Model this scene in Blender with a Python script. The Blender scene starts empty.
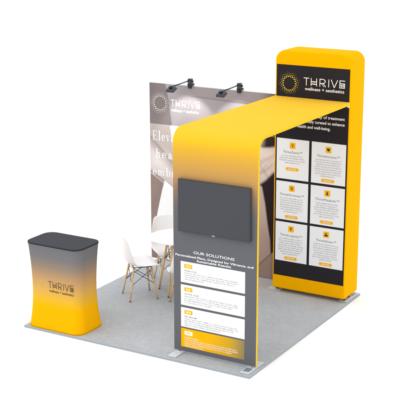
import bpy, bmesh, math, random
import numpy as np
from mathutils import Vector, Matrix

random.seed(7)
rng = np.random.default_rng(7)
sc = bpy.context.scene
COL = sc.collection
PI = math.pi

# ------------------------------------------------------------------ materials
def lin(c):
    c = c / 255.0
    return c / 12.92 if c <= 0.04045 else ((c + 0.055) / 1.055) ** 2.4

def S(r, g, b, k=1.0):
    return (min(lin(r) * k, 1), min(lin(g) * k, 1), min(lin(b) * k, 1), 1.0)

BRIGHT = ('white_paper_ground', 'white_plastic_shell', 'white_laminate', 'white_ink', 'white_card_print', 'pale_foot_plate')
K = .88   # scales down colours outside BRIGHT, balancing the strong world light
def pmat(name, col, rough=0.7, spec=0.25, metal=0.0, weave=0.0, weave_scale=500, var=0.03, var_scale=6.0, bump=0.0):
    """Principled material with a little procedural variation (and a cloth weave bump when asked)."""
    m = bpy.data.materials.new(name); m.use_nodes = True
    nt = m.node_tree; b = nt.nodes['Principled BSDF']
    b.inputs['Roughness'].default_value = rough
    b.inputs['Specular IOR Level'].default_value = spec
    b.inputs['Metallic'].default_value = metal
    tc = nt.nodes.new('ShaderNodeTexCoord')
    n = nt.nodes.new('ShaderNodeTexNoise'); n.inputs['Scale'].default_value = var_scale; n.inputs['Detail'].default_value = 6
    nt.links.new(tc.outputs['Object'], n.inputs['Vector'])
    mp = nt.nodes.new('ShaderNodeMapRange')
    k = 1.0 if name in BRIGHT else K
    mp.inputs['To Min'].default_value = (1 - var) * k; mp.inputs['To Max'].default_value = (1 + var) * k
    nt.links.new(n.outputs['Fac'], mp.inputs['Value'])
    mx = nt.nodes.new('ShaderNodeVectorMath'); mx.operation = 'SCALE'
    mx.inputs[0].default_value = col[:3]
    nt.links.new(mp.outputs['Result'], mx.inputs['Scale'])
    nt.links.new(mx.outputs['Vector'], b.inputs['Base Color'])
    m['mul'] = mx.name
    if weave or bump:
        n2 = nt.nodes.new('ShaderNodeTexNoise'); n2.inputs['Scale'].default_value = weave_scale if weave else 60
        n2.inputs['Detail'].default_value = 2
        nt.links.new(tc.outputs['Object'], n2.inputs['Vector'])
        bp = nt.nodes.new('ShaderNodeBump'); bp.inputs['Strength'].default_value = weave or bump
        bp.inputs['Distance'].default_value = 0.002
        nt.links.new(n2.outputs['Fac'], bp.inputs['Height']); nt.links.new(bp.outputs['Normal'], b.inputs['Normal'])
    return m

def gradient_mat(name, stops, axis, lo, hi, rough=0.8, spec=0.03):
    """Printed fabric with a colour gradient along an object axis."""
    m = pmat(name, (1, 1, 1, 1), rough, spec, weave=0.15, weave_scale=420, var=0.015, var_scale=3)
    nt = m.node_tree
    tc = nt.nodes.new('ShaderNodeTexCoord'); sx = nt.nodes.new('ShaderNodeSeparateXYZ')
    nt.links.new(tc.outputs['Object'], sx.inputs[0])
    mr = nt.nodes.new('ShaderNodeMapRange'); mr.inputs['From Min'].default_value = lo; mr.inputs['From Max'].default_value = hi
    nt.links.new(sx.outputs[axis], mr.inputs['Value'])
    cr = nt.nodes.new('ShaderNodeValToRGB'); nt.links.new(mr.outputs['Result'], cr.inputs['Fac'])
    e = cr.color_ramp.elements
    while len(e) > 1: e.remove(e[0])
    first = True
    for v, c in stops:
        pos = (v - lo) / (hi - lo)
        if first: e[0].position = pos; e[0].color = c; first = False
        else:
            q = e.new(pos); q.color = c
    nt.links.new(cr.outputs['Color'], nt.nodes[m['mul']].inputs[0])
    return m

M = {}
M['ground'] = pmat('white_paper_ground', (0.96, 0.96, 0.96, 1), 0.9, 0.05, var=0.002)
YEL = (0.94, 0.45, 0.0, 1)
M['yellow'] = pmat('yellow_fabric', YEL, 0.8, 0.02, weave=0.15, weave_scale=420, var=0.015, var_scale=3)
M['piping'] = pmat('yellow_edge_fabric', (0.84, 0.54, 0.015, 1), 0.7, 0.05, var=0.02)
M['black_print'] = pmat('charcoal_print_fabric', S(46, 43, 48, .9), 0.75, 0.05, weave=0.12, weave_scale=420, var=0.05)
M['white_print'] = pmat('white_print', (0.86, 0.88, 0.90, 1), 0.75, 0.05, var=0.01)
M['white_ink'] = pmat('white_ink', (0.88, 0.88, 0.88, 1), 0.75, 0.05, var=0.01)
M['panel_card'] = pmat('white_card_print', (0.86, 0.86, 0.86, 1), 0.75, 0.1, var=0.01)
M['grey_ink'] = pmat('grey_ink', S(120, 124, 132), 0.8, 0.05)
M['mid_ink'] = pmat('dim_grey_ink', S(172, 172, 178), 0.8, 0.05)
M['dark_ink'] = pmat('dark_ink', S(52, 52, 60), 0.8, 0.05)
M['brown_ink'] = pmat('brown_ink', S(88, 70, 60), 0.8, 0.05)
M['gold_ink'] = pmat('gold_ink', S(250, 184, 16), 0.75, 0.05)
M['gold_pale'] = pmat('pale_gold_ink', S(244, 214, 150, .9), 0.75, 0.05)
M['ring_a'] = pmat('bright_dot_ink', S(250, 215, 60), 0.75, 0.05)
M['ring_b'] = pmat('mid_dot_ink', S(215, 180, 70), 0.75, 0.05)
M['ring_c'] = pmat('faint_dot_ink', S(150, 128, 80), 0.75, 0.05)
M['ring_w'] = pmat('pale_dot_ink', S(232, 226, 224), 0.75, 0.05)
M['ring_w2'] = pmat('greyish_dot_ink', S(196, 188, 187), 0.75, 0.05)
M['screen'] = pmat('dark_grey_screen', S(76, 78, 84, .85), 0.35, 0.12, var=0.01)
M['bezel'] = pmat('grey_bezel', S(70, 72, 77, .85), 0.4, 0.2, var=0.02)
M['frame'] = pmat('aluminium_tube', (0.62, 0.63, 0.65, 1), 0.35, 0.5, metal=0.8, var=0.03)
M['foot'] = pmat('pale_foot_plate', (0.60, 0.63, 0.66, 1), 0.3, 0.35, var=0.02)
M['steel'] = pmat('steel_insert', S(150, 156, 162), 0.4, 0.4, metal=0.3, var=0.06, var_scale=40)
M['bolt'] = pmat('dark_bolt', S(110, 80, 60), 0.4, 0.4, metal=0.4)
M['lamp'] = pmat('dark_lamp_metal', S(62, 68, 76, .8), 0.4, 0.4, metal=0.2, var=0.05, var_scale=30)
M['lamp_dark'] = pmat('black_lamp_plastic', S(32, 34, 38), 0.5, 0.3)
M['shell'] = pmat('white_plastic_shell', (0.835, 0.84, 0.855, 1), 0.35, 0.35, var=0.006)
M['table'] = pmat('white_laminate', (0.88, 0.88, 0.89, 1), 0.35, 0.35, var=0.006)
M['wire'] = pmat('black_wire', S(44, 46, 52), 0.4, 0.4, metal=0.3)
M['countertop'] = pmat('dark_grey_top', S(68, 71, 79, .72), 0.7, 0.12, var=0.05, var_scale=25, bump=0.2)
M['top_edge'] = pmat('black_top_edge', S(42, 44, 50, .8), 0.6, 0.2)
M['seam'] = pmat('pale_seam', S(150, 152, 160), 0.7, 0.1)

def wood_mat():
    m = pmat('pale_beech_wood', S(222, 186, 128), 0.5, 0.3, var=0.0)
    nt = m.node_tree
    tc = nt.nodes.new('ShaderNodeTexCoord'); mp = nt.nodes.new('ShaderNodeMapping')
    mp.inputs['Scale'].default_value = (90, 90, 6)
    nt.links.new(tc.outputs['Object'], mp.inputs['Vector'])
    n = nt.nodes.new('ShaderNodeTexNoise'); n.inputs['Scale'].default_value = 1.0; n.inputs['Detail'].default_value = 5
    nt.links.new(mp.outputs['Vector'], n.inputs['Vector'])
    cr = nt.nodes.new('ShaderNodeValToRGB')
    cr.color_ramp.elements[0].position = .3; cr.color_ramp.elements[0].color = S(205, 168, 116)
    cr.color_ramp.elements[1].position = .7; cr.color_ramp.elements[1].color = S(242, 212, 162)
    nt.links.new(n.outputs['Fac'], cr.inputs['Fac'])
    nt.links.new(cr.outputs['Color'], nt.nodes[m['mul']].inputs[0])
    return m
M['wood'] = wood_mat()
M['tip'] = pmat('dark_foot_tip', S(70, 60, 55), 0.6, 0.2)

def carpet_mat():
    m = bpy.data.materials.new('blue_grey_carpet'); m.use_nodes = True
    nt = m.node_tree; b = nt.nodes['Principled BSDF']
    b.inputs['Roughness'].default_value = 0.95; b.inputs['Specular IOR Level'].default_value = 0.05
    tc = nt.nodes.new('ShaderNodeTexCoord')
    def noise(scale, detail, sx=1, sy=1, rot=0, rough=.6):
        mp = nt.nodes.new('ShaderNodeMapping'); mp.inputs['Scale'].default_value = (sx, sy, 1); mp.inputs['Rotation'].default_value = (0, 0, rot)
        nt.links.new(tc.outputs['Object'], mp.inputs['Vector'])
        n = nt.nodes.new('ShaderNodeTexNoise'); n.inputs['Scale'].default_value = scale; n.inputs['Detail'].default_value = detail
        n.inputs['Roughness'].default_value = rough
        nt.links.new(mp.outputs['Vector'], n.inputs['Vector']); return n.outputs['Fac']
    a = noise(64, 4, 1, .16, math.radians(4))      # streaks along the pile
    c = noise(64, 4, .16, 1, math.radians(3))
    f = noise(210, 3)                               # loops of yarn
    g = noise(2.2, 3)                               # large soft patches
    def mixw(x, w, y):
        mu = nt.nodes.new('ShaderNodeMath'); mu.operation = 'MULTIPLY_ADD'
        nt.links.new(x, mu.inputs[0]); mu.inputs[1].default_value = w
        if isinstance(y, float): mu.inputs[2].default_value = y
        else: nt.links.new(y, mu.inputs[2])
        return mu.outputs[0]
    s = mixw(g, .18, mixw(f, .62, mixw(c, .26, mixw(a, .34, -.20))))
    cr = nt.nodes.new('ShaderNodeValToRGB')
    cr.color_ramp.elements[0].position = .28; cr.color_ramp.elements[0].color = S(156, 162, 169, .82)
    cr.color_ramp.elements[1].position = .72; cr.color_ramp.elements[1].color = S(212, 216, 221, .82)
    nt.links.new(s, cr.inputs['Fac']); nt.links.new(cr.outputs['Color'], b.inputs['Base Color'])
    bp = nt.nodes.new('ShaderNodeBump'); bp.inputs['Strength'].default_value = .5; bp.inputs['Distance'].default_value = .003
    nt.links.new(f, bp.inputs['Height']); nt.links.new(bp.outputs['Normal'], b.inputs['Normal'])
    return m
M['carpet'] = carpet_mat()
M['carpet_edge'] = pmat('grey_carpet_edge', S(176, 184, 192, .8), 0.8, 0.15, var=0.05, var_scale=20)

M['counter_grad'] = gradient_mat('grey_to_yellow_counter_print', [
    (0.00, (0.94, .45, .0, 1)), (0.28, (0.94, .452, .001, 1)), (0.36, S(243, 190, 50, .88)), (0.47, S(228, 180, 88, .88)), (0.60, S(203, 160, 108, .88)),
    (0.76, S(152, 135, 118, .9)), (0.88, S(124, 122, 124, .9)), (1.02, S(116, 117, 122, .9))], 2, 0, 1.05)
M['arch_grad'] = gradient_mat('grey_to_yellow_arch_print', [
    (0.0, S(106, 108, 114, .88)), (1.40, S(106, 108, 114, .88)), (1.70, S(120, 115, 116, .88)), (1.87, S(158, 131, 108, .88)), (2.03, S(204, 158, 94, .86)),
    (2.18, S(222, 170, 78, .86)), (2.31, S(238, 184, 58, .86)), (2.41, S(250, 200, 44, .86)), (2.50, (0.88, .52, .036, 1))], 2, 0, 2.55)
M['gold_card'] = gradient_mat('gold_fading_card_print', [
    (2.04, S(246, 184, 8)), (2.40, S(240, 180, 12)), (2.66, S(206, 162, 44)), (2.835, S(140, 126, 92))], 0, 2.0, 2.9)

# ------------------------------------------------------------------ mesh helpers
def obj(name, bm, mats, parent=None, smooth=False, loc=None):
    me = bpy.data.meshes.new(name); bm.to_mesh(me); bm.free()
    for m in (mats if isinstance(mats, (list, tuple)) else [mats]): me.materials.append(m)
    if smooth:
        for f in me.polygons: f.use_smooth = True
    o = bpy.data.objects.new(name, me); COL.objects.link(o)
    if parent: o.parent = parent
    if loc: o.location = loc
    return o

def bevel_mod(o, w, seg=3, angle=40):
    m = o.modifiers.new('bevel', 'BEVEL'); m.width = w; m.segments = seg; m.limit_method = 'ANGLE'; m.angle_limit = math.radians(angle)
    m.harden_normals = False
    for f in o.data.polygons: f.use_smooth = True
    w = o.modifiers.new('wn', 'WEIGHTED_NORMAL'); w.keep_sharp = True

def thing(name, label, cat, loc=(0, 0, 0), rotz=0, group=None):
    o = bpy.data.objects.new(name, None); o.empty_display_size = .1
    o.location = loc; o.rotation_euler = (0, 0, rotz); COL.objects.link(o)
    o['label'] = label; o['category'] = cat
    if group: o['group'] = group
    return o

def box(bm, x0, x1, y0, y1, z0, z1, mi=0):
    v = [bm.verts.new((x, y, z)) for x in (x0, x1) for y in (y0, y1) for z in (z0, z1)]
    for q in ((0, 1, 3, 2), (4, 6, 7, 5), (0, 4, 5, 1), (2, 3, 7, 6), (0, 2, 6, 4), (1, 5, 7, 3)):
        f = bm.faces.new([v[i] for i in q]); f.material_index = mi

def tube(bm, pts, r, n=10, r2=None, caps=True, mi=0):
    pts = [Vector(p) for p in pts]; rings = []
    for i, p in enumerate(pts):
        d = (pts[min(i + 1, len(pts) - 1)] - pts[max(i - 1, 0)]).normalized()
        a = d.orthogonal().normalized(); b = d.cross(a)
        if i:  # keep frames aligned
            pa = rings[-1][1]; a = (pa - d * pa.dot(d)).normalized(); b = d.cross(a)
        t = i / (len(pts) - 1); rr = r if r2 is None else r + (r2 - r) * t
        rings.append(([bm.verts.new(p + (a * math.cos(2 * PI * k / n) + b * math.sin(2 * PI * k / n)) * rr) for k in range(n)], a))
    for (A, _), (B, _) in zip(rings, rings[1:]):
        for k in range(n):
            f = bm.faces.new((A[k], A[(k + 1) % n], B[(k + 1) % n], B[k])); f.material_index = mi; f.smooth = True
    if caps:
        bm.faces.new(list(reversed(rings[0][0]))).material_index = mi
        bm.faces.new(rings[-1][0]).material_index = mi

# flat prints that face -y: x to the right, z up, lying at a given y
class Flat:
    def __init__(s, y): s.bm = bmesh.new(); s.y = y; s.n = 0
    def poly(s, pts, mi=0, bump=True):
        y = s.y - (s.n % 40) * 1.2e-5; s.n += 1
        vs = [s.bm.verts.new((x, y, z)) for x, z in pts]
        area = sum(pts[i][0] * pts[(i + 1) % len(pts)][1] - pts[(i + 1) % len(pts)][0] * pts[i][1] for i in range(len(pts)))
        f = s.bm.faces.new(vs if area > 0 else vs[::-1]); f.material_index = mi
    def rect(s, x0, x1, z0, z1, mi=0): s.poly([(x0, z0), (x1, z0), (x1, z1), (x0, z1)], mi)
    def rrect(s, x0, x1, z0, z1, r, mi=0, seg=5):
        s.poly(rr_pts(x0, x1, z0, z1, r, seg), mi)
    def disc(s, x, z, r, n=8, mi=0, rz=None):
        s.poly([(x + r * math.cos(2 * PI * k / n), z + (rz or r) * math.sin(2 * PI * k / n)) for k in range(n)], mi)
    def line(s, pts, w, mi=0):
        for (ax, az), (bx, bz) in zip(pts, pts[1:]):
            d = math.hypot(bx - ax, bz - az); nx, nz = -(bz - az) / d * w / 2, (bx - ax) / d * w / 2
            s.poly([(ax + nx, az + nz), (ax - nx, az - nz), (bx - nx, bz - nz), (bx + nx, bz + nz)], mi)
    def ring(s, x, z, rx, rz, wx, wz, a0, a1, n=28, mi=0):
        for k in range(n):
            p = a0 + (a1 - a0) * k / n; q = a0 + (a1 - a0) * (k + 1) / n
            s.poly([(x + rx * math.cos(p), z + rz * math.sin(p)), (x + rx * math.cos(q), z + rz * math.sin(q)),
                    (x + (rx - wx) * math.cos(q), z + (rz - wz) * math.sin(q)), (x + (rx - wx) * math.cos(p), z + (rz - wz) * math.sin(p))], mi)
            s.n -= 1
        s.n += 1
    def put(s, name, mats, parent): return obj(name, s.bm, mats, parent)

def rr_pts(x0, x1, z0, z1, r, seg=6):
    out = []
    for cx, cz, a in ((x1 - r, z0 + r, -PI / 2), (x1 - r, z1 - r, 0), (x0 + r, z1 - r, PI / 2), (x0 + r, z0 + r, PI)):
        for k in range(seg + 1):
            t = a + PI / 2 * k / seg; out.append((cx + r * math.cos(t), cz + r * math.sin(t)))
    return out

def text_bm(txt, size, x, z, y, align='LEFT', width=None, bold=0.0, spacing=1.0):
    """Sans lettering as flat mesh, baseline at z. size = em height; width squeezes or stretches the line."""
    cu = bpy.data.curves.new('t', 'FONT'); cu.body = txt; cu.size = size; cu.align_x = 'LEFT'; cu.offset = bold * size
    cu.resolution_u = 3; cu.space_character = spacing; cu.fill_mode = 'FRONT'
    o = bpy.data.objects.new('t', cu); COL.objects.link(o)
    dg = bpy.context.evaluated_depsgraph_get(); dg.update()
    me = o.evaluated_get(dg).to_mesh()
    bm = bmesh.new(); bm.from_mesh(me); o.evaluated_get(dg).to_mesh_clear()
    bpy.data.objects.remove(o); bpy.data.curves.remove(cu)
    xs = [v.co.x for v in bm.verts]; x0, x1 = min(xs), max(xs)
    k = (width / (x1 - x0)) if width else 1.0
    off = {'LEFT': 0, 'CENTER': .5, 'RIGHT': 1}[align] * (x1 - x0) * k
    for v in bm.verts:
        v.co = Vector((x + (v.co.x - x0) * k - off, y, z + v.co.y))
    return bm

def merge(bms):
    out = bmesh.new()
    for b in bms:
        me = bpy.data.meshes.new('tmp'); b.to_mesh(me); b.free(); out.from_mesh(me); bpy.data.meshes.remove(me)
    return out

def microtext(fl, x0, z, w, xh, mi=0):
    """A line of print too small to read: word-shaped runs of letter-sized marks."""
    x = x0
    while x < x0 + w - xh:
        n = random.randint(2, 9)
        for _ in range(n):
            lw = xh * random.choice((.35, .6, .7, .75, .8))
            if x + lw > x0 + w: break
            k = random.random(); st = xh * .2
            up = random.choice((0, 0, 0, .4, .45)); dn = random.choice((0, 0, 0, 0, .35))
            fl.rect(x, x + st, z - dn * xh, z + xh * (1 + up), mi)
            if lw > xh * .5:
                if k < .6: fl.rect(x + lw - st, x + lw, z, z + xh, mi)
                if k > .25: fl.rect(x + st, x + lw - (st if k < .6 else 0), z + xh * .84, z + xh, mi)
                if k > .45: fl.rect(x + st, x + lw - (st if k < .6 else 0), z, z + xh * .16, mi)
            x += lw + xh * .24
        x += xh * .55

# decorative THRIVE lettering built from strokes
def thrive(fl, x0, x1, zb, zt, w, mi=0):
    H = zt - zb; W = x1 - x0
    X = lambda a: x0 + a * W
    L = lambda pts, ww=w: fl.line(pts, ww, mi)
    z1 = zt - w / 2
    L([(X(0), z1), (X(.135), z1)]); L([(X(.068), zt - w), (X(.068), zb)])                       # T
    a, b = X(.185), X(.318)                                                                      # H with a doubled bar
    L([(a, zb), (a, zt)]); L([(b, zb), (b, zt)])
    for t in (.56, .24): L([(a + w / 2, zb + t * H), (b - w / 2, zb + t * H)])
    for q in (.34, .66): L([(a + (b - a) * q, zb + .24 * H + w / 2), (a + (b - a) * q, zb + .56 * H - w / 2)], w * .6)
    a, b, c = X(.398), X(.478), X(.525)                                                          # R
    L([(a, zb), (a, zt)]); L([(a + w / 2, z1), (b, z1)])
    L([(b, z1), (c, zt - .17 * H), (c, zb + .58 * H), (b, zb + .42 * H)])
    L([(a + w / 2, zb + .42 * H), (b, zb + .42 * H)]); L([(b, zb + .42 * H), (X(.54), zb)])
    L([(X(.435), zb + .42 * H), (X(.495), zb)], w * .6)
    L([(X(.612), zb), (X(.612), zt)])                                                            # I
    L([(X(.668), zt), (X(.746), zb)]); L([(X(.824), zt), (X(.746), zb)])                         # V
    a, b = X(.878), X(1.0)                                                                       # E with a gridded foot
    L([(a, zb), (a, zt)]); L([(a + w / 2, z1), (b, z1)])
    for t in (.56, .30, .02): L([(a + w / 2, zb + t * H + w / 2), (b, zb + t * H + w / 2)], w * .9)
    L([(b - w / 2, zb + .02 * H + w), (b - w / 2, zb + .56 * H)], w * .9)
    for q in (.36, .66): L([(a + (b - a) * q, zb + .02 * H + w), (a + (b - a) * q, zb + .56 * H)], w * .6)

def sunburst(fl, x, z, r, n=18, k=.92):
    """ring of dots thinning outwards; material slots 0 inner, 1 middle, 2 outer"""
    for i in range(n):
        a = 2 * PI * i / n
        fl.disc(x + r * math.cos(a), z + r * math.sin(a), r * .105 * k, 8, 0)
        b = a + PI / n
        fl.disc(x + 1.20 * r * math.cos(b), z + 1.20 * r * math.sin(b), r * .078 * k, 8, 0 if i % 2 else 1)
        fl.disc(x + 1.38 * r * math.cos(a), z + 1.38 * r * math.sin(a), r * .066 * k, 7, 1)
        fl.disc(x + 1.55 * r * math.cos(b), z + 1.55 * r * math.sin(b), r * .05 * k, 6, 1 if i % 3 == 0 else 2)
        if i % 2: fl.disc(x + 1.72 * r * math.cos(a), z + 1.72 * r * math.sin(a), r * .042 * k, 6, 2)

# serif lettering (units: x-height 0.66 of cap height)
def serif(fl, s, x, zb, cap, sx=1.0, track=.10):
    def g(ch, x):
        k = cap; xh = .64 * k; st = .122 * k * sx; th = .045 * k; sr = .055 * k * sx; kx = k * sx
        P = lambda pts: fl.poly([(x + a * kx, zb + b * k) for a, b in pts])
        def foot(a, b=0.0):   # slab at the bottom of a stem that starts at a
            fl.rect(x + a * kx - sr, x + a * kx + st + sr, zb + b * k, zb + b * k + th)
        def stem(a, h): fl.rect(x + a * kx, x + a * kx + st, zb, zb + h * k)
        def flag(a, h): P([(a - .08, h - .045), (a + .01, h), (a + .01, h - .09), (a - .08, h - .075)])
        if ch == 'E':
            stem(.06, 1); foot(.06); foot(.06, .955)
            fl.rect(x + .06 * kx + st, x + .62 * kx, zb, zb + th); fl.rect(x + .06 * kx + st, x + .58 * kx, zb + k - th, zb + k)
            fl.rect(x + .06 * kx + st, x + .44 * kx, zb + .49 * k, zb + .49 * k + th)
            P([(.56, 0), (.62, 0), (.66, .24), (.63, .24)]); P([(.52, 1), (.58, 1), (.60, .78), (.57, .78)]); P([(.42, .40), (.45, .40), (.45, .62), (.42, .62)])
            return .70
        if ch == 'l': stem(.08, 1.04); foot(.08); flag(.08, 1.04); return .29
        if ch == 'e' or ch == 'c':
            cx = x + .26 * kx; r = .25 * kx; cz = zb + xh / 2
            fl.ring(cx, cz, r, xh / 2, .115 * kx, .04 * k, math.radians(35 if ch == 'c' else 0), math.radians(325))
            if ch == 'e': fl.rect(cx - r + .11 * kx, cx + r - .006 * kx, cz - .01 * k, cz + .035 * k)
            else: fl.disc(cx + r * .72, cz + xh * .30, .055 * kx, 10)
            return .53
        if ch == 'v':
            P([(.03, .62), (.16, .62), (.32, 0), (.25, 0)]); P([(.45, .62), (.485, .62), (.315, 0), (.28, 0)])
            P([(-.03, .60), (.22, .60), (.22, .64), (-.03, .64)]); P([(.38, .60), (.55, .60), (.55, .64), (.38, .64)]); return .54
        if ch in 'hmn':
            stem(.07, 1.04 if ch == 'h' else .62); foot(.07); flag(.07, 1.04 if ch == 'h' else .64)
            for q in ((.33,) if ch != 'm' else (.33, .66)):
                stem(q + .02, .44); foot(q + .02)
                fl.ring(x + (q - .02) * kx, zb + .44 * k, .165 * kx, .20 * k, .11 * kx, .06 * k, 0, PI * .93, 14)
            return .93 if ch == 'm' else .60
        if ch == 'a':
            stem(.28, .46); fl.rect(x + .28 * kx + st, x + .47 * kx, zb, zb + th)
            fl.ring(x + .24 * kx, zb + .44 * k, .165 * kx, .20 * k, .10 * kx, .05 * k, 0, PI * .95, 14)
            fl.ring(x + .20 * kx, zb + .185 * k, .165 * kx, .19 * k, .11 * kx, .045 * k, PI * .28, PI * 1.75, 18); return .49
        if ch == 't':
            stem(.12, .82); fl.rect(x + .0 * kx, x + .36 * kx, zb + .60 * k, zb + .645 * k); fl.ring(x + .28 * kx, zb + .12 * k, .16 * kx, .125 * k, .09 * kx, .05 * k, PI, PI * 1.8, 10); return .39
        if ch == 'r':
            stem(.07, .62); foot(.07); flag(.07, .64); fl.disc(x + .35 * kx, zb + .55 * k, .065 * kx, 10); fl.ring(x + .28 * kx, zb + .46 * k, .12 * kx, .18 * k, .05 * kx, .05 * k, PI * .35, PI * .95, 8); return .42
        if ch == 'b':
            stem(.07, 1.04); flag(.07, 1.04); fl.ring(x + .31 * kx, zb + xh / 2, .25 * kx, xh / 2, .115 * kx, .045 * k, -PI * .78, PI * .78, 26); return .60
        return .35
    for ch in s:
        x += (g(ch, x) + track) * cap * sx
    return x

# ------------------------------------------------------------------ setting
bm = bmesh.new(); R = 240
vs = [bm.verts.new((x, y, -.0245)) for x, y in ((-R, -R), (R, -R), (R, R), (-R, R))]; bm.faces.new(vs)
g = obj('ground', bm, M['ground']); g['kind'] = 'structure'

bm = bmesh.new()
box(bm, 0, 3, 0, 3, -.03, 0)
for f in bm.faces:
    if abs(f.normal.z) < .5: f.material_index = 1
bm.normal_update()
for f in bm.faces: f.material_index = 0 if f.normal.z > .5 else 1
fl_ = obj('carpet_floor', bm, [M['carpet'], M['carpet_edge']]); fl_['kind'] = 'structure'
bevel_mod(fl_, .004, 2)

# ------------------------------------------------------------------ reception counter
CX, CY, HX, HY, RC, HT = .410, .270, .404, .263, .130, 1.03
def inset(z):
    t = min(max(z / HT, 0), 1); m = .44
    return .048 - .030 * ((t - m) / (1 - m)) ** 2 if t > m else .048 - .038 * ((m - t) / m) ** 2
ct = thing('reception_counter', 'waisted counter in grey to yellow fabric with dark grey top, at carpet corner', 'counter', (CX, CY, 0))
def ring_pts(ins, seg=10):
    return rr_pts(-HX + ins, HX - ins, -HY + ins, HY - ins, RC - ins * .4, seg)
def skin(levels, mats, name, parent, caps=(True, True), mi=lambda i: 0):
    bm = bmesh.new(); rows = []
    for ins, z in levels: rows.append([bm.verts.new((x, y, z)) for x, y in ring_pts(ins)])
    n = len(rows[0])
    for i, (A, B) in enumerate(zip(rows, rows[1:])):
        for k in range(n):
            f = bm.faces.new((A[k], A[(k + 1) % n], B[(k + 1) % n], B[k])); f.smooth = True; f.material_index = mi(i)
    if caps[0]: bm.faces.new(rows[0][::-1])
    if caps[1]: bm.faces.new(rows[-1])
    return obj(name, bm, mats, parent)
N = 40
skin([(inset(1.0 * i / N), 1.0 * i / N + .001) for i in range(N + 1)], M['counter_grad'], 'body', ct)
skin([(.022, 1.0015), (.019, 1.004), (.019, 1.0075), (.022, 1.009)], M['seam'], 'seam_band', ct)
skin([(.020, 1.0095), (.017, 1.011), (.0165, 1.022), (.018, 1.025), (.021, 1.027)], M['top_edge'], 'top_trim', ct)
skin([(.024, 1.0272), (.026, 1.0285)], M['countertop'], 'countertop', ct)
def onto_counter(bm):
    for v in bm.verts:
        z = v.co.z; d = v.co.y
        v.co = Vector((v.co.x - CX, -HY + inset(z) - .0016 + d, z))
    return bm
fl = Flat(0); thrive(fl, .345, .698, .510, .592, .0075); obj('lettering', onto_counter(fl.bm), M['brown_ink'], ct)
obj('tagline', onto_counter(text_bm('wellness + aesthetics', .046, .352, .462, 0, width=.345, bold=.012)), M['brown_ink'], ct)
fl = Flat(0); sunburst(fl, .258, .53, .050, 16, .8); obj('dot_ring', onto_counter(fl.bm), [M['gold_pale']] * 3, ct)

# ------------------------------------------------------------------ arch display (panel + bridge)
PX0, PX1, PY, BZ, TY, TH = 1.949, 2.970, .200, 2.519, 2.545, .036
ar = thing('arch_display', 'fabric arch rising from a printed grey panel into a yellow bridge to the tower', 'display', (0, 0, 0))
def arch_profile(off, R=.165, seg=14):
    """(y, z) along the outer skin, pushed inwards by off"""
    pts = [(PY + off, .03 + t * (BZ - R - .03)) for t in [i / 24 for i in range(25)]]
    cy, cz = PY + R, BZ - R
    for k in range(1, seg + 1):
        a = PI - PI / 2 * k / seg; pts.append((cy + (R - off) * math.cos(a), cz + (R - off) * math.sin(a)))
    y1 = TY - .003
    for k in range(1, 13): pts.append((cy + (y1 - cy) * k / 12, BZ - off))
    return pts
def arch_x(i, n, x0, x1): return x0, x1
bm = bmesh.new(); O = arch_profile(0); I = arch_profile(TH)
def xs_at(z_y):  # the bridge narrows a touch to the tower's width
    y = z_y[0]; t = max(0, (y - PY) / (TY - PY)); return PX0 + .024 * t, PX1
ov = [[bm.verts.new((x, p[0], p[1])) for x in xs_at(p)] for p in O]
iv = [[bm.verts.new((x, p[0], p[1])) for x in xs_at(p)] for p in I]
for k in range(len(O) - 1):
    f = bm.faces.new((ov[k][0], ov[k][1], ov[k + 1][1], ov[k + 1][0])); f.smooth = True
    f = bm.faces.new((iv[k][1], iv[k][0], iv[k + 1][0], iv[k + 1][1])); f.smooth = True
    f = bm.faces.new((ov[k][1], iv[k][1], iv[k + 1][1], ov[k + 1][1])); f.material_index = 1
    f = bm.faces.new((iv[k][0], ov[k][0], ov[k + 1][0], iv[k + 1][0])); f.material_index = 1
bm.faces.new((ov[0][1], ov[0][0], iv[0][0], iv[0][1])); bm.faces.new((ov[-1][0], ov[-1][1], iv[-1][1], iv[-1][0]))
bmesh.ops.recalc_face_normals(bm, faces=bm.faces)
arch = obj('fabric_skin', bm, [M['arch_grad'], M['piping']], ar)
bevel_mod(arch, .005, 3, 50)
# foot plates
def foot_plate(parent, x0, x1, y0, y1, pad):
    bm = bmesh.new(); box(bm, x0, x1, y0, y1, .002, .011); o = obj('foot_plate', bm, M['foot'], parent); bevel_mod(o, .003, 2)
    if pad:
        bm = bmesh.new(); box(bm, *pad, .0115, .0155); q = obj('steel_insert', bm, M['steel'], o); bevel_mod(q, .002, 2)
    bm = bmesh.new(); xm = (x0 + x1) / 2
    tube(bm, [(xm, (y0 + y1) / 2, .011), (xm, (y0 + y1) / 2, .05)], .014, 14); obj('foot_stub', bm, M['frame'], o)
foot_plate(ar, 1.958, 2.062, .045, .40, None)
foot_plate(ar, 2.858, 2.966, .040, .40, (2.874, 2.945, .078, .175))
bm = bmesh.new(); box(bm, 1.985, 2.06, .165, .197, .012, .024); o = obj('foot_clamp', bm, M['foot'], ar); bevel_mod(o, .004, 2)
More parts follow.
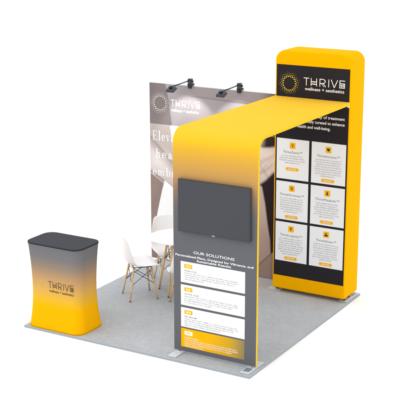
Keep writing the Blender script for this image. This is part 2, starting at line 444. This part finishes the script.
# wording and cards on the panel
yP = PY - .0012
obj('title', text_bm('OUR SOLUTIONS', .042, 2.452, 1.174, yP, 'CENTER', width=.50, bold=.004), M['white_ink'], ar)
obj('subtitle', text_bm('Personalized Plans, Designed for Vibrance, and', .034, 2.452, 1.124, yP, 'CENTER', width=.950, bold=.012), M['white_ink'], ar)
obj('subtitle', text_bm('Sustainable Results', .034, 2.452, 1.088, yP, 'CENTER', width=.42, bold=.012), M['white_ink'], ar)
rows = [(.832, 1.070), (.570, .805), (.318, .543), (.083, .300)]
heads = ['Consultation', 'Treatment Plan', 'Personal Treatment', 'Follow Up Care']
for i, (z0, z1) in enumerate(rows):
    f = Flat(yP - .0006); f.rect(2.042, 2.831, z0, z1)
    if i == 3: c = obj('printed_card', f.bm, M['gold_card'], ar); c['label'] = 'gold printed card fading to grey at its right end'
    else: c = obj('printed_card', f.bm, M['panel_card'], ar)
    yc = yP - .0014
    f = Flat(yc); f.rrect(2.086, 2.188, z1 - .074, z1 - .027, .006); tg = f.put('number_tag', M['gold_ink'] if i < 3 else M['white_ink'], c)
    obj('tag_number', text_bm('0%d' % (i + 1), .034, 2.137, z1 - .0625, yc - .0012, 'CENTER', width=.056, bold=.014), M['white_ink'] if i < 3 else M['gold_ink'], tg)
    ink = M['grey_ink'] if i < 3 else M['white_ink']
    f = Flat(yc); microtext(f, 2.087, z1 - .109, .16 + .03 * (i % 2), .0125); f.put('card_heading', M['dark_ink'] if i < 3 else M['white_ink'], c)
    f = Flat(yc)
    for k, w in enumerate((.66, .665, .61, .24 + .11 * (i % 3))):
        microtext(f, 2.087, z1 - .135 - .0235 * k, w, .0105)
    f.put('card_text', ink, c)
# joint between bridge and tower
bm = bmesh.new(); bmesh.ops.create_uvsphere(bm, u_segments=16, v_segments=10, radius=.017); 
for f in bm.faces: f.smooth = True
obj('joint_knob', bm, M['foot'], ar, loc=(2.953, TY - .02, BZ - TH - .012))

# ------------------------------------------------------------------ television
tv = thing('television', 'dark grey flat screen mounted on the front of the arch panel', 'television', (2.471, PY, 1.704))
hw, hh = .434, .288
bm = bmesh.new(); box(bm, -hw, hw, -.044, -.012, -hh, hh); o = obj('bezel', bm, M['bezel'], tv); bevel_mod(o, .004, 3)
bm = bmesh.new(); box(bm, -hw + .008, hw - .008, -.0462, -.0435, -hh + .016, hh - .008); o = obj('screen', bm, M['screen'], tv); bevel_mod(o, .001, 2)
bm = bmesh.new(); box(bm, -.2, .2, -.0125, -.0005, -.15, .15); obj('wall_mount', bm, M['lamp_dark'], tv)
bm = bmesh.new(); box(bm, -.018, .018, -.0455, -.0438, -hh + .004, -hh + .010); obj('logo_badge', bm, M['foot'], tv)

# ------------------------------------------------------------------ tower display
TX0, TX1, TD, TZ = 1.976, 2.972, .411, 3.078
tw = thing('tower_display', 'tall yellow fabric tower with rounded top and a charcoal printed front', 'display', ((TX0 + TX1) / 2, TY + TD / 2, 0))
ox, oy = (TX0 + TX1) / 2, TY + TD / 2
def tower_outline(d):
    r = .125; out = []
    x0, x1 = TX0 + d, TX1 - d; z1 = TZ - d; z0 = .05 + d
    for cx, cz, a, rr in ((x1 - .02, z0 + .02, -PI / 2, .02), (x1 - r, z1 - r, 0, r), (x0 + r, z1 - r, PI / 2, r), (x0 + .02, z0 + .02, PI, .02)):
        for k in range(13):
            t = a + PI / 2 * k / 12; out.append((cx + rr * math.cos(t), cz + rr * math.sin(t)))
    return out
bm = bmesh.new(); rows_ = []
for d, y in ((.016, TY), (.007, TY + .003), (.002, TY + .010), (0, TY + .022), (0, TY + TD - .022), (.002, TY + TD - .010), (.007, TY + TD - .003), (.016, TY + TD)):
    rows_.append([bm.verts.new((x - ox, y - oy, z)) for x, z in tower_outline(d)])
n = len(rows_[0])
for A, B in zip(rows_, rows_[1:]):
    for k in range(n):
        f = bm.faces.new((A[k], B[k], B[(k + 1) % n], A[(k + 1) % n])); f.smooth = True
bm.faces.new(rows_[0]); bm.faces.new(rows_[-1][::-1])
bmesh.ops.recalc_face_normals(bm, faces=bm.faces)
obj('fabric_cover', bm, M['yellow'], tw)
def tput(name, bm, mats, par=tw):
    for v in bm.verts: v.co.x -= ox; v.co.y -= oy
    return obj(name, bm, mats, par)
yT = TY - .0012
f = Flat(yT); f.rect(1.995, 2.954, .228, 2.906); fp = tput('front_print', f.bm, M['black_print'])
f = Flat(yT - .001); sunburst(f, 2.166, 2.682, .084); tput('dot_ring', f.bm, [M['ring_a'], M['ring_b'], M['ring_c']], fp)
f = Flat(yT - .001); thrive(f, 2.356, 2.893, 2.674, 2.768, .0085); tput('lettering', f.bm, M['white_ink'], fp)
tput('tagline', text_bm('wellness + aesthetics', .054, 2.374, 2.617, yT - .001, width=.512, bold=.010), M['white_ink'], fp)
for ln, xr, zb, wd in (('A full array of treatment', 2.905, 2.290, .535), ('meticulously curated to enhance', 2.905, 2.222, .65), ('your health and well-being.', 2.722, 2.154, .55)):
    tput('headline', text_bm(ln, .052, xr, zb, yT - .001, 'RIGHT', width=wd, bold=.014), M['white_ink'], fp)
trow = [(1.490, 2.000), (.966, 1.459), (.426, .936)]
tcol = [(2.013, 2.450), (2.484, 2.936)]
titles = [['ThriveDerm™', 'ThriveImmune™'], ['ThriveHormones™', 'ThriveMetabolic™'], ['ThriveLongevity™', 'ThriveInfusion™']]
lines = [[4, 8], [7, 7], [8, 8]]
for r in range(3):
    for c in range(2):
        x0, x1 = tcol[c]; z0, z1 = trow[r]; xm = (x0 + x1) / 2 - .004
        f = Flat(yT - .0008); f.rect(x0, x1, z0, z1); cd = tput('printed_card', f.bm, M['white_print'])
        yq = yT - .0016
        f = Flat(yq); f.rrect(xm - .038, xm + .038, z1 - .122, z1 - .046, .010); ic = tput('icon_tile', f.bm, M['gold_ink'], cd)
        zi = z1 - .084; f = Flat(yq - .001)
        if (r, c) == (0, 0): f.line([(xm - .014, zi + .018), (xm, zi + .002)], .006); f.line([(xm + .014, zi + .018), (xm, zi + .002)], .006); f.line([(xm, zi + .004), (xm, zi - .02)], .007)
        elif (r, c) == (0, 1): f.disc(xm - .009, zi + .006, .0115, 12); f.disc(xm + .009, zi + .006, .0115, 12); f.poly([(xm - .019, zi + .001), (xm, zi - .022), (xm + .019, zi + .001)])
        elif (r, c) == (1, 0): f.rect(xm - .012, xm - .004, zi - .018, zi + .01); f.rect(xm + .003, xm + .011, zi - .018, zi + .02); f.line([(xm - .016, zi + .014), (xm, zi + .022)], .004)
        elif (r, c) == (2, 0): f.poly([(xm - .004, zi + .022), (xm + .010, zi + .022), (xm + .002, zi + .004), (xm - .012, zi + .002)]); f.poly([(xm - .004, zi + .004), (xm + .012, zi + .004), (xm - .010, zi - .024)])
        else:
            f.disc(xm, zi + .014, .009, 12); f.poly([(xm - .014, zi - .020), (xm + .014, zi - .020), (xm + .009, zi + .003), (xm - .009, zi + .003)])
            if r == 2: f.disc(xm - .016, zi - .012, .009, 10); f.disc(xm + .016, zi - .012, .009, 10)
        tput('icon', f.bm, M['dark_ink'], ic)
        tw_ = (.26, .30, .33, .32, .30, .27)[r * 2 + c]
        tput('card_title', text_bm(titles[r][c], .044, xm, z1 - .182, yq, 'CENTER', width=tw_, bold=.0), M['grey_ink'], cd)
        f = Flat(yq)
        for k in range(lines[r][c]):
            w = (.36 - .07 * random.random()) if k < lines[r][c] - 1 else .15 + .1 * random.random()
            microtext(f, xm - w / 2, z1 - .222 - .0285 * k, w, .0115)
        tput('card_text', f.bm, M['mid_ink'], cd)
        zb = z1 - .40 if (r, c) == (0, 0) else z0 + .022
        f = Flat(yq); f.rrect(xm - .088, xm + .088, zb, zb + .040, .0195, 0, 8); bt = tput('button', f.bm, M['gold_ink'], cd)
        tput('button_text', text_bm('LEARN MORE', .027, xm, zb + .0105, yq - .001, 'CENTER', width=.105), M['white_ink'], bt)
for x0, x1 in ((1.90, 2.07), (2.875, 2.982)):
    y0, y1 = (2.58, 2.80) if x0 < 2 else (2.60, 2.99)
    bm = bmesh.new(); box(bm, x0 - ox, x1 - ox, y0 - oy, y1 - oy, .002, .012); o = obj('foot_plate', bm, M['foot'], tw); bevel_mod(o, .003, 2)
    xm = 2.0 if x0 < 2 else 2.93
    for yy in (2.64, 2.78):
        bm = bmesh.new(); tube(bm, [(xm - ox, yy - oy, .012), (xm - ox, yy - oy, .06)], .018, 14); obj('foot_stub', bm, M['bolt'], o)
bm = bmesh.new(); box(bm, 2.925 - ox, 2.968 - ox, 2.86 - oy, 2.965 - oy, .0125, .0155); obj('steel_insert', bm, M['steel'], tw)

# ------------------------------------------------------------------ back wall with its printed photograph
WX0, WX1, WY, WZ = -.098, 1.966, 2.935, 2.461
bw = thing('backdrop_wall', 'straight back wall printed with a beige photograph and white serif words', 'display', (0, WY, 0))
bm = bmesh.new(); box(bm, WX0, WX1, 0, .045, .004, WZ); o = obj('frame', bm, M['frame'], bw); bevel_mod(o, .006, 2)

GX, GZ = 380, 450
xs = np.linspace(WX0 + .002, WX1 - .002, GX + 1); zs = np.linspace(.006, WZ - .002, GZ + 1)
Xg, Zg = np.meshgrid(xs, zs)
def L3(r, g, b): return np.array([lin(r), lin(g), lin(b)])
def sm(d, w): return np.clip(d / w + .5, 0, 1) ** 2 * (3 - 2 * np.clip(d / w + .5, 0, 1))
def lerp(a, b, t): return a * (1 - t[..., None]) + b * t[..., None]
def curve(t, pts):
    p = np.array(pts, float); return np.interp(t, p[:, 0], p[:, 1])
def inside(poly, w):
    """soft mask of a polygon: signed distance / w"""
    P = np.array(poly, float); dmin = np.full(Xg.shape, 1e9); ins = np.zeros(Xg.shape, bool)
    for i in range(len(P)):
        a, b = P[i], P[(i + 1) % len(P)]; e = b - a
        t = np.clip(((Xg - a[0]) * e[0] + (Zg - a[1]) * e[1]) / (e @ e), 0, 1)
        dmin = np.minimum(dmin, np.hypot(Xg - a[0] - t * e[0], Zg - a[1] - t * e[1]))
        c = ((a[1] > Zg) != (b[1] > Zg))
        with np.errstate(divide='ignore', invalid='ignore'):
            xi = (b[0] - a[0]) * (Zg - a[1]) / (b[1] - a[1] + 1e-12) + a[0]
        ins ^= c & (Xg < xi)
    return sm(np.where(ins, dmin, -dmin), w)
# soft cloth noise
def vnoise(fx, fz):
    nx, nz = int(2.2 * fx) + 3, int(2.6 * fz) + 3
    G = rng.random((nz, nx)); u = (Xg + .2) * fx; v = Zg * fz
    i, j = np.floor(u).astype(int), np.floor(v).astype(int); a, b = u - i, v - j
    a = a * a * (3 - 2 * a); b = b * b * (3 - 2 * b)
    return (G[j, i] * (1 - a) + G[j, i + 1] * a) * (1 - b) + (G[j + 1, i] * (1 - a) + G[j + 1, i + 1] * a) * b - .5
soft = vnoise(3, 2.2) + .5 * vnoise(7, 5); fine = vnoise(60, 9) + .6 * vnoise(22, 6)

# base: pale blurred skin of an upper arm
C = np.ones(Xg.shape + (3,)) * L3(198, 188, 185)
C = lerp(C, L3(176, 163, 158), sm(Zg - (1.62 - .55 * (Xg + .1)), .5) * sm(1.95 - Zg, .3) * .7)
C = lerp(C, L3(226, 219, 217), inside([(-.1, 1.60), (.2, 1.46), (.3, 1.20), (-.1, 1.32)], .22) * .8)
# fold running down from the left edge
fz = 1.747 - .94 * (Xg + .1)
C = lerp(C, L3(140, 124, 120), np.exp(-((Zg - fz + .01) / .022) ** 2) * .6)
C = lerp(C, L3(158, 143, 138), sm(fz - Zg, .02) * sm(Zg - fz + .13, .22) * .55)
# white top between and beside the arms
C = lerp(C, L3(250, 249, 249), inside([(.225, 1.93), (.62, 1.93), (.80, 1.50), (.56, 1.30), (.30, 1.42)], .05))
# lower half: brown trousers / shadowed back at the left, white ribbed cloth, second person in beige at right
low = sm((1.225 - .56 * (Xg + .093)) - Zg, .012)
brown = lerp(np.ones_like(C) * L3(158, 138, 131), L3(132, 114, 108), np.clip(.35 + .5 * soft + .35 * (1 - Zg), 0, 1))
C = C * (1 - low[..., None]) + brown * low[..., None]
C = lerp(C, L3(112, 94, 88), np.exp(-((Zg - (1.243 - .56 * (Xg + .093))) / .020) ** 2) * .75 * (Xg < .75))
C = lerp(C, L3(222, 212, 208), np.exp(-((Zg - (1.222 - .56 * (Xg + .093))) / .010) ** 2) * .6 * (Xg < .12))
rib = .5 + .5 * np.sin((Xg - .13 * Zg) * 2 * PI / .038 + 2 * soft)
left = curve(Zg, [(0, 0.02), (.15, -.01), (.36, -.055), (.70, .016), (1.02, .094), (1.05, .105), (1.10, .12), (1.2, .14)])
wh = sm(Xg - left, .012) * sm((1.205 - .62 * (Xg - .02)) - Zg, .016) * sm(.98 - Xg, .1)
white = lerp(np.ones_like(C) * L3(250, 250, 250), L3(232, 232, 233), rib * np.clip(.42 + .9 * soft, 0, 1) * sm(Zg - .25, .5))
C = C * (1 - wh[..., None]) + white * wh[..., None]
# second figure at the right
beige = lerp(np.ones_like(C) * L3(196, 178, 171), L3(168, 146, 138), np.clip(.5 - .55 * (Zg - .7) + .5 * soft + .10 * fine, 0, 1))
fig = inside([(.95, 0), (.95, .9), (1.15, 1.25), (1.5, 1.30), (1.613, 1.235), (1.66, 1.02), (1.70, .75), (1.74, .534), (1.752, .33), (1.755, 0)], .03)
blk = sm(Xg - 1.50, .05) * sm(1.95 - Zg, .05)
C = lerp(C, L3(42, 33, 36), blk)
C = C * (1 - fig[..., None]) + beige * fig[..., None]
lowr = sm(.14 + .19 * ((Xg - 1.55) / .19) ** 1.0 - Zg, .014) * sm(Xg - .95, .1) * sm(1.90 - Xg, .03)
C = lerp(C, L3(156, 134, 126), lowr * .85)
C = lerp(C, L3(104, 84, 78), np.exp(-((Zg - (.14 + .19 * (Xg - 1.55) / .19)) / .011) ** 2) * .8 * (Xg > 1.3) * (Xg < 1.76))
arm = inside([(1.05, 1.5), (1.25, 1.86), (1.5, 1.80), (1.63, 1.752), (1.72, 1.762), (1.84, 1.79), (1.9, 1.72), (1.84, 1.50), (1.76, 1.43), (1.67, 1.335), (1.58, 1.262), (1.45, 1.24), (1.2, 1.3)], .05)
skin_c = lerp(np.ones_like(C) * L3(212, 200, 194), L3(170, 152, 145), np.clip(.30 + .5 * np.sin(9 * (Xg + .6 * Zg)) * sm(1.72 - Zg, .3) + .9 * soft + .8 * (1.45 - Zg) + .08 * fine, 0, 1))
for x0_, z0_, sl, wd, am in ((1.50, 1.66, -.55, .030, .35), (1.56, 1.60, -.9, .018, .42), (1.60, 1.50, -1.3, .022, .38), (1.66, 1.46, .8, .016, .40), (1.70, 1.62, .55, .024, .30), (1.55, 1.40, .9, .020, .40)):
    d_ = (Zg - z0_ - sl * (Xg - x0_) - .6 * (Xg - x0_) ** 2) / math.hypot(1, sl)
    skin_c = lerp(skin_c, L3(140, 122, 116), np.exp(-(d_ / wd) ** 2) * am * np.exp(-((Xg - x0_) / .13) ** 2))
    skin_c = lerp(skin_c, L3(232, 224, 220), np.exp(-((d_ - 1.8 * wd) / wd) ** 2) * am * .7 * np.exp(-((Xg - x0_) / .13) ** 2))
C = C * (1 - arm[..., None]) + skin_c * arm[..., None]
C = lerp(C, L3(132, 122, 124), inside([(1.44, 1.78), (1.44, 1.95), (1.655, 1.95), (1.635, 1.775)], .07))
# band across the top
band = sm(Zg - 1.905, .008)
edge = curve(Zg, [(1.7, .28), (1.82, .268), (2.245, .202), (2.48, .15)])
right = sm(Xg - edge, .012)
bc = lerp(np.ones_like(C) * L3(134, 124, 123), L3(112, 103, 104), np.clip(.4 + .5 * soft + .3 * (Zg - 2.2), 0, 1))
bl = lerp(np.ones_like(C) * L3(170, 162, 164), L3(148, 140, 142), np.clip(.35 + .7 * soft, 0, 1))
bl = lerp(bl, L3(150, 140, 141), sm(Zg - (2.318 + .015 * np.sin(3 * Xg)), .012) * sm(Xg - .36, .25) * .75)
bl = lerp(bl, L3(108, 97, 100), np.exp(-((Zg - (2.312 + .012 * np.sin(3 * Xg))) / .008) ** 2) * sm(Xg - .55, .2) * .7)
bl = lerp(bl, L3(56, 46, 52), sm(Xg - 1.72, .4) * .95)
bb = bc * (1 - right[..., None]) + bl * right[..., None]
C = C * (1 - band[..., None]) + bb * band[..., None]
C = np.clip(C * (1 + .03 * fine[..., None]), 0, 1)
verts = np.stack([Xg.ravel(), np.full(Xg.size, -.0015), Zg.ravel()], 1)
idx = np.arange((GX + 1) * (GZ + 1)).reshape(GZ + 1, GX + 1)
quads = np.stack([idx[:-1, :-1].ravel(), idx[:-1, 1:].ravel(), idx[1:, 1:].ravel(), idx[1:, :-1].ravel()], 1)
me = bpy.data.meshes.new('printed_photograph')
me.vertices.add(len(verts)); me.vertices.foreach_set('co', verts.ravel())
me.loops.add(quads.size); me.loops.foreach_set('vertex_index', quads.ravel().astype(np.int32))
me.polygons.add(len(quads)); me.polygons.foreach_set('loop_start', (np.arange(len(quads)) * 4).astype(np.int32))
me.update(calc_edges=True); me.validate()
ca = me.color_attributes.new('print', 'FLOAT_COLOR', 'POINT')
ca.data.foreach_set('color', np.concatenate([C.reshape(-1, 3), np.ones((Xg.size, 1))], 1).astype(np.float32).ravel())
m = pmat('printed_photo_fabric', (1, 1, 1, 1), .8, .1, weave=.12, weave_scale=420, var=.01)
at = m.node_tree.nodes.new('ShaderNodeAttribute'); at.attribute_name = 'print'
m.node_tree.links.new(at.outputs['Color'], m.node_tree.nodes[m['mul']].inputs[0])
me.materials.append(m)
pr = bpy.data.objects.new('printed_photograph', me); COL.objects.link(pr); pr.parent = bw
yW = -.0035
f = Flat(yW); sunburst(f, .070, 2.195, .094); f.put('dot_ring', [M['ring_w'], M['ring_w'], M['ring_w2']], bw)
f = Flat(yW); thrive(f, .238, .690, 2.165, 2.258, .0095); f.put('lettering', M['white_ink'], bw)
obj('tagline', text_bm('wellness + aesthetics', .060, .245, 2.098, yW, width=.43, bold=.006), M['white_ink'], bw)
f = Flat(yW)
serif(f, 'Elevate', -.050, 1.680, .132, .82, .14)
serif(f, 'health', -.004, 1.441, .124, 1.06, .16)
serif(f, 'embrace', -.058, 1.196, .114, 1.04, .17)
f.put('serif_words', M['white_ink'], bw)

# ------------------------------------------------------------------ clip-on lamps with real light
def lamp(x, label):
    t = thing('clip_on_spotlight', label, 'lamp', (x, WY, WZ), 0, 'clip-on lamps on the back wall')
    bm = bmesh.new(); box(bm, -.030, .030, -.028, .062, .003, .030); box(bm, -.026, .026, -.022, -.0045, -.030, .003)
    o = obj('clamp', bm, M['lamp_dark'], t); bevel_mod(o, .004, 2)
    bm = bmesh.new(); box(bm, -.026, .026, -.030, .030, .0305, .098); o = obj('clamp_post', bm, M['lamp'], t); bevel_mod(o, .006, 2)
    bm = bmesh.new(); tube(bm, [(-.040, 0, .062), (.046, 0, .062)], .013, 12); obj('clamp_screw', bm, M['lamp_dark'], t)
    bm = bmesh.new(); tube(bm, [(0, -.028, .075), (0, -.25, .064), (0, -.445, .056)], .0085, 10); obj('arm', bm, M['lamp'], t)
    # head: a slim floodlight tilted back at the wall
    hd = bmesh.new(); box(hd, -.062, .062, -.055, .055, -.020, .018)
    for v in hd.verts:
        if v.co.z > 0: v.co.x *= .78; v.co.y *= .80
    h = obj('head', hd, M['lamp'], t, loc=(0, -.475, .026)); h.rotation_euler = (math.radians(22), 0, 0); bevel_mod(h, .007, 3)
    ln = bmesh.new(); box(ln, -.050, .050, -.043, .043, -.0228, -.0205)
    e = bpy.data.materials.get('lamp_lens') or bpy.data.materials.new('lamp_lens'); e.use_nodes = True
    b = e.node_tree.nodes['Principled BSDF']; b.inputs['Base Color'].default_value = (.9, .9, .88, 1); b.inputs['Roughness'].default_value = .2
    b.inputs['Emission Color'].default_value = (1, .98, .94, 1); b.inputs['Emission Strength'].default_value = 6
    obj('lens', ln, e, h)
    bm = bmesh.new(); box(bm, -.022, .022, -.018, .018, .0185, .042); k = obj('knuckle', bm, M['lamp_dark'], h); bevel_mod(k, .005, 2)
    ld = bpy.data.lights.new('spot', 'SPOT'); ld.energy = SPOT_E; ld.spot_size = math.radians(78); ld.spot_blend = .42; ld.shadow_soft_size = .03
    ld.color = (1, .985, .97)
    lo = bpy.data.objects.new('spot_light', ld); COL.objects.link(lo); lo.parent = t
    src = Vector((0, -.475 + .012, -.012)); tgt = Vector((0, 0, -.58)); lo.location = src
    lo.rotation_euler = (tgt - src).to_track_quat('-Z', 'Y').to_euler()
SPOT_E = 18
lamp(.540, 'dark clip-on spotlight nearest the outer end of the back wall, shining on the white lettering')
lamp(1.273, 'dark clip-on spotlight nearer the yellow tower on the back wall')

# ------------------------------------------------------------------ chairs and table
def shell_bm():
    prof = [(.215, .405), (.212, .428), (.195, .446), (.13, .447), (.05, .436), (-.04, .429), (-.115, .437), (-.165, .470), (-.195, .530),
            (-.210, .600), (-.222, .680), (-.233, .760), (-.240, .812), (-.244, .842)]
    half = [.165, .185, .205, .220, .228, .231, .230, .225, .218, .209, .198, .185, .168, .136]
    NT = 12; bm = bmesh.new(); rows = []
    for i, ((y, z), h) in enumerate(zip(prof, half)):
        p0 = Vector(prof[max(i - 1, 0)]); p1 = Vector(prof[min(i + 1, len(prof) - 1)]); d = (p1 - p0).normalized()
        nrm = Vector((d.y, -d.x))          # pointing to the sitter
        if nrm.dot(Vector((.25, .6))) < 0: nrm = -nrm
        lift = (.0, .004, .006, .014, .024, .036, .050, .062, .066, .062, .054, .042, .028, .014)[i]
        row = []
        for k in range(NT + 1):
            t = -1 + 2 * k / NT
            c = lift * abs(t) ** 2.6
            row.append(bm.verts.new((t * h, y + nrm.x * c, z + nrm.y * c + (-.016 * abs(t) ** 3 if i == 13 else 0))))
        rows.append(row)
    for A, B in zip(rows, rows[1:]):
        for k in range(NT):
            f = bm.faces.new((A[k], A[k + 1], B[k + 1], B[k])); f.smooth = True
    bmesh.ops.recalc_face_normals(bm, faces=bm.faces)
    return bm
def leg(parent, top, foot, r0=.0105, r1=.0135):
    top, foot = Vector(top), Vector(foot)
    bm = bmesh.new(); tube(bm, [foot + (top - foot) * .02, foot.lerp(top, .35), foot.lerp(top, .7), top], r0, 12, r1)
    l = obj('leg', bm, M['wood'], parent)
    bm = bmesh.new(); tube(bm, [foot, foot + (top - foot) * .022], .0112, 12); obj('foot_tip', bm, M['tip'], l)
def make_chair(label):
    t = thing('shell_chair', label, 'chair', group='white shell chairs around the table')
    o = obj('seat_shell', shell_bm(), M['shell'], t)
    s = o.modifiers.new('solid', 'SOLIDIFY'); s.thickness = .008; s.offset = 0
    s = o.modifiers.new('sub', 'SUBSURF'); s.levels = 2; s.render_levels = 2
    T = {(a, b): Vector((a * .105, b * .100 + (.02 if b > 0 else -.005), .412)) for a in (-1, 1) for b in (-1, 1)}
    F = {(a, b): Vector((a * .175, b * .178, 0)) for a in (-1, 1) for b in (-1, 1)}
    for k in T: leg(t, T[k], F[k])
    bm = bmesh.new()
    at = lambda k, q: T[k].lerp(F[k], q)
    for a, b in (((-1, -1), (1, -1)), ((-1, 1), (1, 1)), ((-1, -1), (-1, 1)), ((1, -1), (1, 1))):
        tube(bm, [at(a, .08), at(b, .52)], .0036, 8); tube(bm, [at(b, .08), at(a, .52)], .0036, 8)
    obj('wire_brace', bm, M['wire'], t)
    bm = bmesh.new()
    for a in (-1, 1): box(bm, a * .100 - .006, a * .100 + .006, -.110, .120, .408, .417)
    for b in (-1, 1): box(bm, -.093, .093, b * .095 - .006, b * .095 + .006, .409, .416)
    obj('mount_frame', bm, M['wire'], t)
    return t
def copy_tree(o, parent=None):
    c = o.copy(); COL.objects.link(c)
    if parent: c.parent = parent
    for ch in list(o.children): copy_tree(ch, c)
    return c
def face(o, x, y, fx, fy):
    o.location = (x, y, 0); o.rotation_euler = (0, 0, math.atan2(fy, fx) - PI / 2)
c1 = make_chair('white shell chair turned away from the back wall corner, whole in view beside the counter'); face(c1, .628, 1.529, .65, .76)
c2 = copy_tree(c1); c2['label'] = 'white shell chair behind the round table, its back against the printed wall'; face(c2, .655, 2.205, .69, -.72)
c3 = copy_tree(c1); c3['label'] = 'white shell chair almost wholly hidden by the arch panel, only its seat corner showing'; face(c3, 1.315, 1.520, -.66, .75)
c1['label'] = 'white shell chair in full view nearest the counter, wooden legs with crossed black wires'

tb = thing('round_table', 'round white table on splayed wooden legs, standing between the white chairs', 'table', (.945, 1.905, 0), math.radians(231))
bm = bmesh.new(); n = 64; rows = []
for r, z in ((.30, .712), (.335, .714), (.347, .720), (.350, .727), (.347, .734), (.338, .738)):
    rows.append([bm.verts.new((r * math.cos(2 * PI * k / n), r * math.sin(2 * PI * k / n), z)) for k in range(n)])
for A, B in zip(rows, rows[1:]):
    for k in range(n):
        f = bm.faces.new((A[k], A[(k + 1) % n], B[(k + 1) % n], B[k])); f.smooth = True
bm.faces.new(rows[0][::-1]); bm.faces.new(rows[-1])
obj('tabletop', bm, M['table'], tb)
T = {}; F = {}
for a in (-1, 1):
    for b in (-1, 1):
        T[a, b] = Vector((a * .085, b * .085, .700)); F[a, b] = Vector((a * .178, b * .178, 0)); leg(tb, T[a, b], F[a, b], .013, .016)
bm = bmesh.new(); at = lambda k, q: T[k].lerp(F[k], q)
for a, b in (((-1, -1), (1, -1)), ((-1, 1), (1, 1)), ((-1, -1), (-1, 1)), ((1, -1), (1, 1))):
    tube(bm, [at(a, .05), at(b, .42)], .004, 8); tube(bm, [at(b, .05), at(a, .42)], .004, 8)
obj('wire_brace', bm, M['wire'], tb)
bm = bmesh.new(); box(bm, -.11, .11, -.014, .014, .700, .7115); box(bm, -.014, .014, -.11, -.0145, .700, .7115); box(bm, -.014, .014, .0145, .11, .700, .7115)
obj('mount_frame', bm, M['wire'], tb)

# ------------------------------------------------------------------ light, camera, render
w = bpy.data.worlds.new('World'); sc.world = w; w.use_nodes = True
bg = w.node_tree.nodes['Background']; bg.inputs['Color'].default_value = (1, 1, 1, 1); bg.inputs['Strength'].default_value = 1.40
def area(name, loc, tgt, size, energy):
    ld = bpy.data.lights.new(name, 'AREA'); ld.shape = 'DISK'; ld.size = size; ld.energy = energy
    o = bpy.data.objects.new(name, ld); COL.objects.link(o); o.location = loc
    o.rotation_euler = (Vector(tgt) - Vector(loc)).to_track_quat('-Z', 'Y').to_euler()
area('softbox_key', (-5.0, -7.0, 14.0), (1.5, 1.5, .8), 10.0, 480)

cam = bpy.data.cameras.new('camera'); co = bpy.data.objects.new('camera', cam); COL.objects.link(co); sc.camera = co
pitch, yaw = .2681, .5221
co.location = (8.1722, -9.8651, 4.8965); co.rotation_euler = (PI / 2 - pitch, 0, yaw)
cam.sensor_width = 36; cam.sensor_fit = 'HORIZONTAL'; cam.lens = 36 * 1146.04 / 416; cam.clip_end = 2000
sc.view_settings.view_transform = 'Standard'; sc.view_settings.look = 'None'; sc.view_settings.exposure = 0; sc.view_settings.gamma = 1
sc.render.engine = 'CYCLES'; sc.cycles.use_denoising = True
sc.cycles.max_bounces = 8; sc.cycles.sample_clamp_indirect = 10
